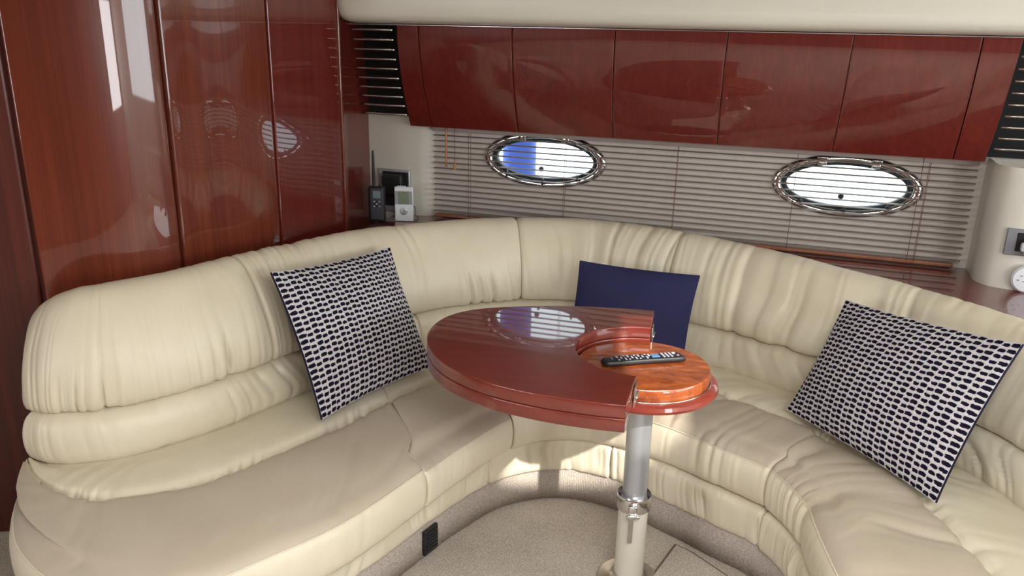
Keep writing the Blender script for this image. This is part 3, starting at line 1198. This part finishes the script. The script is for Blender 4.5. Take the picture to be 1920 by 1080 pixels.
# ------------------------------------------------------------------ rail racks at the locker ends
def rail_rack(s_out, s_in, label, mirror=False, bulk=False, nrails=10):
    r = empty('rail_rack', Vector(wl((s_out + s_in) / 2, 0.0, 1.27)))
    tag(r, label, 'rack', 'steel railed racks at the locker ends')
    s0, s1 = min(s_out, s_in), max(s_out, s_in)
    ba = s0 - 0.09 if bulk else s0
    P = np.zeros((2, 4, 3))
    for i, s in enumerate((ba, s1)):
        P[i, 0] = wl(s, -.03, 1.272)
        P[i, 1] = wl(s, -.012, 1.272)
        P[i, 2] = wl(s, .04, 1.70)
        P[i, 3] = wl(s, -.03, 1.70)
    loft('backing', P, BLACKM, r, close_v=True, caps=True, smooth=False)
    for k in range(nrails):
        q = (k + 0.45) / nrails
        z = 1.695 - q * 0.405
        o = float(np.interp(z, face[:, 1], face[:, 0])) - .004
        n = 12
        path = []
        for i in range(n):
            u = i / (n - 1)
            a0 = s0
            if bulk:
                # outer end stops on the bulkhead, which slants in plan
                a0 = s0 - 0.028 * (1 - o / .2)
            s = a0 + (s1 - a0) * u
            path.append(wl(s, o + 0.008 * math.sin(PI * u), z))
        tube('rail', path, .0048, STEEL, r, n=8)
    return r


rail_rack(-.690, -.494, 'steel railed rack in the corner between bulkhead and lockers', bulk=True)
rail_rack(2.55, 1.862, 'steel railed rack at the far end of the lockers above the socket column')

# ------------------------------------------------------------------ venetian blind
bl = empty('venetian_blind', Vector(wl(.72, 0, .84)))
tag(bl, 'thin slatted venetian blind hanging across both portholes', 'blind')
BS0, BS1 = -.396, 1.838
wbox('head_rail', (BS0 + BS1) / 2, 0.0, 1.2505, (BS1 - BS0, .030, .020), SLAT, bl)


def slat_mesh(tilt):
    n = 2
    w = .0125
    V = []
    for s in (BS0, BS1):
        for k in range(5):
            u = k / 4 * 2 - 1
            V.append((s, u, 0.0022 * (1 - u * u)))
    pts = []
    for (s, u, c) in V:
        o = u * w * math.cos(tilt)
        z = u * w * math.sin(tilt) + c
        pts.append(wl(s, o, z))
    for (s, u, c) in V:
        o = u * w * math.cos(tilt)
        z = u * w * math.sin(tilt) + c - .0012
        pts.append(wl(s, o, z))
    F = []
    for k in range(4):
        F.append((k, k + 1, 6 + k, 5 + k))
        F.append((10 + k, 15 + k, 16 + k, 11 + k))
    F += [(0, 5, 15, 10), (4, 14, 19, 9), (0, 10, 11, 1), (1, 11, 12, 2), (2, 12, 13, 3), (3, 13, 14, 4)]
    F += [(5, 6, 16, 15), (6, 7, 17, 16), (7, 8, 18, 17), (8, 9, 19, 18)]
    me = bpy.data.meshes.new('slat')
    me.from_pydata([tuple(p - np.array(ORG[bl])) for p in pts], [], F)
    bm = bmesh.new()
    bm.from_mesh(me)
    bmesh.ops.recalc_face_normals(bm, faces=bm.faces[:])
    bm.to_mesh(me)
    bm.free()
    me.materials.append(SLAT)
    return me


smesh = slat_mesh(math.radians(-3))
NSL = 15
for k in range(NSL):
    o = bpy.data.objects.new('slat', smesh)
    col.objects.link(o)
    o.parent = bl
    o.location = (0, 0, .868 + k * .0252)
wbox('bottom_rail', (BS0 + BS1) / 2 - .008, 0.0, .848, (BS1 - BS0 - .03, .026, .014), WOODB, bl, bevel=.004)
for s in (-.219, .235, .722, 1.196, 1.675):
    for do in (-.0135, .0135):
        tube('ladder_cord', [wl(s, do, z) for z in np.linspace(.85, 1.258, 5)], .0011, CORD, bl, n=5)
tube('lift_cord', [wl(1.648, .016, z) for z in np.linspace(.85, 1.258, 5)], .0012, CORD, bl, n=5)
wnd = tube('tilt_wand', [wl(-.326, .022, z) for z in np.linspace(1.082, 1.258, 8)], .0042, TASSEL, bl, n=8)
pcd = tube('pull_cord', [wl(-.285, .020, z) for z in np.linspace(1.10, 1.258, 6)], .0010, CORD, bl, n=5)
lathe('tassel', [(0, 1.070), (.007, 1.071), (.0075, 1.085), (.004, 1.100), (.0015, 1.104), (0, 1.104)], wl(-.285, .020, 0), TASSEL, pcd, n=14)

# ------------------------------------------------------------------ pedestal table
TC = np.array([.406, 2.257])
PC = np.array([.397, 2.19])          # post, a little off the centre of the turntable
KT = 1.034


def zt(z):
    return z - .030 - (.80 - z) * .034


TILT = Matrix.Translation((TC[0], TC[1], zt(.80))) @ Matrix.Rotation(math.radians(-1.0), 4, 'X') @ Matrix.Translation((-TC[0], -TC[1], -zt(.80)))
tops = []
tb = empty('pedestal_table', (PC[0], PC[1], 0))
tag(tb, 'glossy red mahogany folding table on a single metal post', 'table')
outl = spline([(.2886, 1.796), (.193, 1.815), (.061, 1.858), (-.079, 1.935), (-.190, 2.055), (-.246, 2.20), (-.250, 2.335), (-.205, 2.455), (-.106, 2.535), (.074, 2.578), (.256, 2.585), (.485, 2.560)], 8) * KT
cd = np.array([.485 - .2886, 2.560 - 1.796])
cd /= np.linalg.norm(cd)
th0 = math.atan2(cd[1], cd[0])
RN = .203 * KT
arc = [TC + RN * np.array([math.cos(a), math.sin(a)]) for a in np.linspace(th0, th0 + PI, 33)]
leaf = [tuple(p) for p in outl] + [tuple(p) for p in arc]
tops.append(prism('table_leaf', leaf, zt(.763), zt(.800), MAHOG_T, tb, bevel=.0035))
tops.append(prism('table_leaf', leaf, zt(.7245), zt(.7615), MAHOG_T, tb, bevel=.0035))
tops.append(lathe('turntable', [(r_ * KT, zt(z_)) for r_, z_ in [(0, .718), (.192, .718), (.1945, .722), (.195, .750), (.1915, .7555), (.0, .7555)]], (TC[0], TC[1], 0), BURL, tb, n=72))
tops.append(lathe('skirt_ring', [(r_ * KT, zt(z_)) for r_, z_ in [(0, .690), (.205, .690), (.218, .694), (.2215, .703), (.2185, .713), (.208, .718), (0, .719)]], (TC[0], TC[1], 0), MAHOG_T, tb, n=72))
tops.append(tube('trim_bead', [(TC[0] + .1975 * KT * math.cos(a), TC[1] + .1975 * KT * math.sin(a), zt(.7195)) for a in np.linspace(0, 2 * PI, 72, endpoint=False)], .0022, CHROME, tb, n=6, closed=True))
for q in (-1, 1):
    p = TC + cd * q * .253
    nrm = np.array([cd[1], -cd[0]])
    bm = bmesh.new()
    Rh = Matrix.Rotation(th0, 3, 'Z')
    bm_box(bm, (p[0] + nrm[0] * .003, p[1] + nrm[1] * .003, zt(.763)), (.05, .004, .060), Rh, .001)
    h = auto_smooth(from_bm('hinge', bm, STEEL, tb), 50)
    tops.append(h)
    tops.append(tube('hinge_pin', [(p[0] + nrm[0] * .007 - cd[0] * .025, p[1] + nrm[1] * .007 - cd[1] * .025, zt(.7625)), (p[0] + nrm[0] * .007 + cd[0] * .025, p[1] + nrm[1] * .007 + cd[1] * .025, zt(.7625))], .004, STEEL, h, n=8))
for o_ in tops:
    T0 = Matrix.Translation(ORG[o_])
    o_.data.transform(T0.inverted() @ TILT @ T0)
lathe('upper_post', [(0, .20), (.038, .20), (.038, zt(.691)), (0, zt(.691))], (PC[0], PC[1], 0), POST, tb, n=40)
lathe('lower_post', [(0, .012), (.0465, .012), (.0465, .285), (.044, .292), (.039, .292), (0, .29)], (PC[0], PC[1], 0), POSTC, tb, n=40)
lathe('floor_flange', [(0, 0), (.098, 0), (.100, .003), (.096, .007), (.066, .010), (.054, .018), (.0475, .028), (0, .028)], (PC[0], PC[1], 0), STEEL, tb, n=48)
cl = lathe('collar', [(.0385, .270), (.052, .268), (.0535, .272), (.0535, .312), (.052, .316), (.0385, .314)], (PC[0], PC[1], 0), CHROME, tb, n=48)
bm = bmesh.new()
bm_box(bm, (PC[0] - .012, PC[1] - .060, .292), (.026, .022, .034), None, .004)
bm_box(bm, (PC[0] - .012, PC[1] - .072, .275), (.040, .012, .012), None, .003)
auto_smooth(from_bm('clamp', bm, CHROME, cl), 50)
box('clamp_lever', (PC[0] - .014, PC[1] - .058, .222), (.014, .008, .10), STEEL, cl, bevel=.003)

# ------------------------------------------------------------------ remote control
r0p, r1p = np.array([.262, 2.160]) * KT, np.array([.530, 2.224]) * KT
RZ = zt(.7555) + .0022
rd = r1p - r0p
rl = float(np.linalg.norm(rd)) * 0.93
rd /= np.linalg.norm(rd)
rn = np.array([-rd[1], rd[0]])
rmid = (r0p + r1p) / 2 + np.array([-.002, .0])
rc = empty('remote_control', (rmid[0], rmid[1], RZ))
tag(rc, 'long black remote control with rows of buttons on the table', 'remote')
nq = 30
P = np.zeros((nq, 20, 3))
for i in range(nq):
    u = i / (nq - 1)
    x = (u - .5) * rl
    e = min(u, 1 - u) / .06
    e = min(1, e)
    wdt = (.0235 - .002 * math.sin(PI * u)) * (0.70 + .30 * math.sqrt(max(0, 1 - (1 - e) ** 2)))
    hgt = .0175 * (0.55 + .45 * math.sqrt(max(0, 1 - (1 - e) ** 2)))
    for j in range(20):
        a = 2 * PI * j / 20
        ca, sa = math.cos(a), math.sin(a)
        y = wdt * math.copysign(abs(ca) ** .45, ca)
        zz = hgt * .5 * (1 + math.copysign(abs(sa) ** .45, sa))
        q = rmid + rd * x + rn * y
        P[i, j] = (q[0], q[1], RZ + zz)
loft('body', P, BLACK, rc, close_v=True, caps=True)
Rr = Matrix.Rotation(math.atan2(rd[1], rd[0]), 3, 'Z')


def btn(name, items, mat):
    for (x, y, sx, sy) in items:
        q = rmid + rd * x + rn * y
        box(name, (q[0], q[1], RZ + .0186), (sx, sy, .0028), mat, rc, Rr, bevel=.0009, seg=1)


bl_items, pale = [], []
for i in range(9):
    for j in range(4):
        bl_items.append((-.085 + i * .0115, -.0135 + j * .009, .0062, .0058))
for i in range(3):
    for j in range(4):
        pale.append((.062 + i * .0125, -.0135 + j * .009, .007, .0058))
btn('button', [b for k, b in enumerate(bl_items) if k % 3 != 1], GREYB)
btn('button', [b for k, b in enumerate(bl_items) if k % 3 == 1], BLACK)
btn('button', pale, GREYB)
btn('menu_pad', [(.036, -.001, .026, .024)], BLUEB)
btn('menu_button', [(.017, .006, .006, .012)], WHITE)
btn('power_button', [(.108, -.008, .008, .008)], REDB)
btn('input_button', [(.101, .011, .010, .010)], WHITE)
btn('logo_plate', [(-.104, .0, .003, .016)], SILVER)


rc.rotation_euler = (math.radians(-1.0), 0, 0)

# ------------------------------------------------------------------ scatter cushions
def pillow(name, TL, TR, BR, BL, T, label, group, front, back, knit=False, nu=60, nv=60, sag=.03, puff=.7):
    TL, TR, BR, BL = [np.array(p, float) for p in (TL, TR, BR, BL)]
    ctr = (TL + TR + BR + BL) / 4
    low = min(BL[2], BR[2]) - .03
    e = empty(name, (ctr[0], ctr[1], low))
    tag(e, label, 'cushion', group)
    nrm = np.cross(TR - TL, BL - TL)
    nrm /= np.linalg.norm(nrm)
    if nrm @ (np.array([0, 0, CAM_H]) - ctr) < 0:
        nrm = -nrm
    us = .5 - .5 * np.cos(np.linspace(0, PI, nu)) if not knit else np.linspace(0, 1, nu)
    vs = .5 - .5 * np.cos(np.linspace(0, PI, nv)) if not knit else np.linspace(0, 1, nv)
    U, V = np.meshgrid(us, vs, indexing='ij')
    # edges draw in between the corners
    cu = 4 * U * (1 - U)
    cv = 4 * V * (1 - V)
    U2 = U + sag * cv * (1 - 2 * U)
    V2 = V + sag * cu * (1 - 2 * V)
    B = ((1 - U2) * (1 - V2))[..., None] * TL + (U2 * (1 - V2))[..., None] * TR + (U2 * V2)[..., None] * BR + ((1 - U2) * V2)[..., None] * BL
    h = (np.clip(cu, 0, 1) * np.clip(cv, 0, 1)) ** puff
    h = h * T + .004 + .006 * (vn2(U * 5, V * 5, 3) - .5) * np.clip(h * 3, 0, 1)
    hf = h.copy()
    if knit:
        X = U * NX
        odd = np.floor(X) % 2
        Y = V * NY * -1 + NY + odd * .17
        fx = np.abs(X % 1 - .5) / .42
        fy = np.abs(Y % 1 - .5) / .30
        d = fx ** 2.4 + fy ** 2.4
        hf = hf + .0045 * np.clip((d - .4) / .8, 0, 1) - .002
    Pf = B + nrm * hf[..., None]
    Pb = B - nrm * (h * .8)[..., None]
    uv = np.stack([U, 1 - V], -1).reshape(-1, 2)
    F = grid_faces(nu, nv)
    # orient by the normal
    a, b, c = Pf.reshape(-1, 3)[[F[0][0], F[0][1], F[0][2]]]
    fl_ = np.cross(b - a, c - a) @ nrm < 0
    raw('front_cover', Pf.reshape(-1, 3), [f[::-1] for f in F] if fl_ else F, front, e, uv=uv)
    # back cover with a rim that closes on the front
    V2b = np.vstack([Pb.reshape(-1, 3)])
    Fb = F if fl_ else [f[::-1] for f in F]
    ring = [i * nv for i in range(nu)] + [(nu - 1) * nv + j for j in range(1, nv)] + [i * nv + nv - 1 for i in range(nu - 2, -1, -1)] + [j for j in range(nv - 2, 0, -1)]
    rimv = (B + nrm * (h * .9)[..., None]).reshape(-1, 3)[ring]
    o0 = len(V2b)
    V2b = np.vstack([V2b, rimv])
    m = len(ring)
    Fb = list(Fb) + [(ring[k], ring[(k + 1) % m], o0 + (k + 1) % m, o0 + k) for k in range(m)]
    raw('back_cover', V2b, Fb, back, e)
    if not knit:
        tube('seam_piping', (B + nrm * .001).reshape(-1, 3)[ring], .0035, back, e, n=6, closed=True)
    return e


NUK, NVK = NX * 6 + 1, NY * 6 + 1
pillow('scatter_cushion', (-.80, 2.53, .905), (-.482, 3.01, .872), (-.300, 2.80, .462), (-.612, 2.35, .462), .085,
       'knitted navy and white cushion leaning near the bulkhead', 'knitted scatter cushions', KNIT, NAVYD, True, NUK, NVK, sag=.025)
pillow('scatter_cushion', (1.135, 2.575, .838), (1.385, 2.02, .905), (1.19, 1.94, .460), (.952, 2.485, .468), .085,
       'knitted navy and white cushion on the settee below the socket column', 'knitted scatter cushions', KNIT, NAVYD, True, NUK, NVK, sag=.02)
pillow('scatter_cushion', (.275, 3.125, .800), (.728, 2.985, .790), (.665, 2.86, .475), (.225, 3.0, .470), .050,
       'plain navy cushion behind the table', None, NAVY, NAVY, False, 50, 50, sag=.018)

# ------------------------------------------------------------------ small things by the bulkhead
# handheld radio
hp = np.array([-.628, 3.612])
wk = empty('handheld_radio', (hp[0], hp[1], .8325))
tag(wk, 'black handheld radio with upright aerial on the ledge', 'radio')
Rk = Matrix.Rotation(math.radians(-8), 3, 'Z')
box('body', (hp[0], hp[1], .915), (.076, .038, .164), BLACK, wk, Rk, bevel=.010, seg=3)
box('face_plate', (hp[0] + .003, hp[1] - .019, .918), (.058, .004, .142), RADIOF, wk, Rk, bevel=.0018)
box('screen', (hp[0] + .003, hp[1] - .0215, .962), (.036, .003, .034), LCD2, wk, Rk, bevel=.001)
for i in range(3):
    for j in range(3):
        box('button', (hp[0] - .009 + i * .012, hp[1] - .0215, .930 - j * .011), (.008, .004, .0065), GREYB if (i + j) % 2 == 0 else BLACK, wk, Rk, bevel=.001, seg=1)
lathe('knob', [(0, .993), (.008, .993), (.008, 1.006), (0, 1.007)], (hp[0] + .019, hp[1], 0), BLACK, wk, n=16)
lathe('aerial', [(0, .99), (.008, .99), (.0075, 1.04), (.0055, 1.15), (.004, 1.158), (0, 1.16)], (hp[0] - .012, hp[1], 0), RUBBER, wk, n=14)

# grey socket box on the column, black charger in it
sb = empty('wall_socket', Vector(wl(-.600, .006, .93)))
tag(sb, 'grey socket plate with a black charger on the cream column', 'socket')
wbox('plate', -.600, .010, .945, (.165, .014, .205), SILVER, sb, bevel=.004)
wbox('recess', -.590, .018, .955, (.135, .006, .165), BLACKM, sb, bevel=.003)
wbox('charger', -.592, .038, .978, (.105, .048, .100), BLACK, sb, bevel=.010, seg=3)

# white weather display
wp = np.array([-.506, 3.632])
wd = empty('weather_display', (wp[0], wp[1], .8325))
tag(wd, 'small white display unit with grey screen beside the radio', 'display')
Rd = Matrix.Rotation(math.radians(-4), 3, 'Z')
box('body', (wp[0], wp[1], .9135), (.086, .020, .160), WHITE, wd, Rd, bevel=.004)
box('bezel', (wp[0], wp[1] - .0105, .944), (.080, .004, .062), SILVER, wd, Rd, bevel=.0015)
box('screen', (wp[0], wp[1] - .013, .944), (.048, .003, .058), LCD, wd, Rd, bevel=.001)
ax = np.array([[1, 0, 0], [0, 0, -1], [0, 1, 0]], float)
lathe('dial', [(0, 0), (.017, 0), (.017, .002), (.013, .004), (0, .004)], (wp[0], wp[1] - .010, .880), SILVER, wd, n=28, axis=ax)
for i in range(4):
    box('terminal', (wp[0] - .026 + i * .010, wp[1], .995), (.006, .008, .006), WHITE, wd, Rd, bevel=.001)
tube('cable', spline([(wp[0] + .043, wp[1], .905), (wp[0] + .050, wp[1], .895), (wp[0] + .050, wp[1] + .002, .862), (wp[0] + .062, wp[1] + .004, .852), (wp[0] + .060, wp[1] + .006, .8375), (wp[0] + .045, wp[1] + .010, .8355)], 6), .0016, BLACK, wd, n=6)

# ------------------------------------------------------------------ socket column things
fp = np.array([1.84, 2.745])
ft = np.array([.925, -.38])
ft /= np.linalg.norm(ft)
fn = np.array([-.38, -.925])
fn /= np.linalg.norm(fn)
RF = Matrix(((ft[0], -fn[0], 0), (ft[1], -fn[1], 0), (0, 0, 1)))


def fbox(name, a, o, z, size, mat, parent, bevel=.003, seg=2):
    q = fp + ft * a + fn * o
    return box(name, (q[0], q[1], z), size, mat, parent, RF, bevel, seg)


q = fp + ft * -.03
ps = empty('power_socket', (q[0], q[1], .95))
tag(ps, 'grey power socket plate on the cream rounded column', 'socket')
fbox('plate', -.035, .004, 1.008, (.115, .014, .095), GREY, ps)
fbox('recess', -.020, .011, 1.010, (.080, .006, .066), BLACKM, ps, .002)
pg = empty('mains_plug', (q[0], q[1], .94))
tag(pg, 'white mains plug pushed into the grey power socket', 'plug')
fbox('body', -.006, .036, .995, (.056, .044, .062), WHITE, pg, .010, 3)
fbox('grip', -.030, .030, .997, (.034, .030, .032), WHITE, pg, .008, 3)
dv = empty('round_detector', (fp[0], fp[1], .84))
tag(dv, 'round white slotted disc resting against the cream column', 'detector')
axd = np.array([[ft[0], 0, fn[0]], [ft[1], 0, fn[1]], [0, 1, 0]])
q = fp + ft * -.006 + fn * .010
bd = lathe('body', [(0, 0), (.046, 0), (.050, .006), (.050, .016), (.044, .024), (.02, .028), (0, .028)], (q[0], q[1], .8825), WHITE, dv, n=40, axis=axd)
for (a, zz) in ((-.020, .012), (-.012, -.008), (.004, .016), (.008, -.014), (-.028, -.004), (.018, .004)):
    q2 = fp + ft * (-.006 + a) + fn * .0365
    box('slot', (q2[0], q2[1], .883 + zz), (.007, .004, .004), GREY, bd, RF, bevel=.0008, seg=1)

# black air grille in the kickboard
tg = np.interp(0.0, [0, 1], [7.55, 7.55])
D_, n_, W_, m_, _ = sofa_frame(np.array([7.28, 7.62]))
a = W_[0] + m_[0] * (kick_off(np.array([7.28]))[0] + .0105)
b = W_[1] + m_[1] * (kick_off(np.array([7.62]))[0] + .0105)
mid = (a + b) / 2
gd = (b - a) / np.linalg.norm(b - a)
vg = empty('air_grille', (mid[0], mid[1], 0.0))
tag(vg, 'black air grille set in the carpeted kickboard', 'vent')
RG = Matrix.Rotation(math.atan2(gd[1], gd[0]), 3, 'Z')
gl_ = float(np.linalg.norm(b - a))
box('frame', (mid[0], mid[1], .062), (gl_, .012, .092), BLACK, vg, RG, bevel=.002)
for i in range(6):
    q = mid + np.array([gd[1], -gd[0]]) * .007
    box('slat', (q[0], q[1], .030 + i * .013), (gl_ - .014, .005, .006), BLACK, vg, RG, bevel=.001, seg=1)
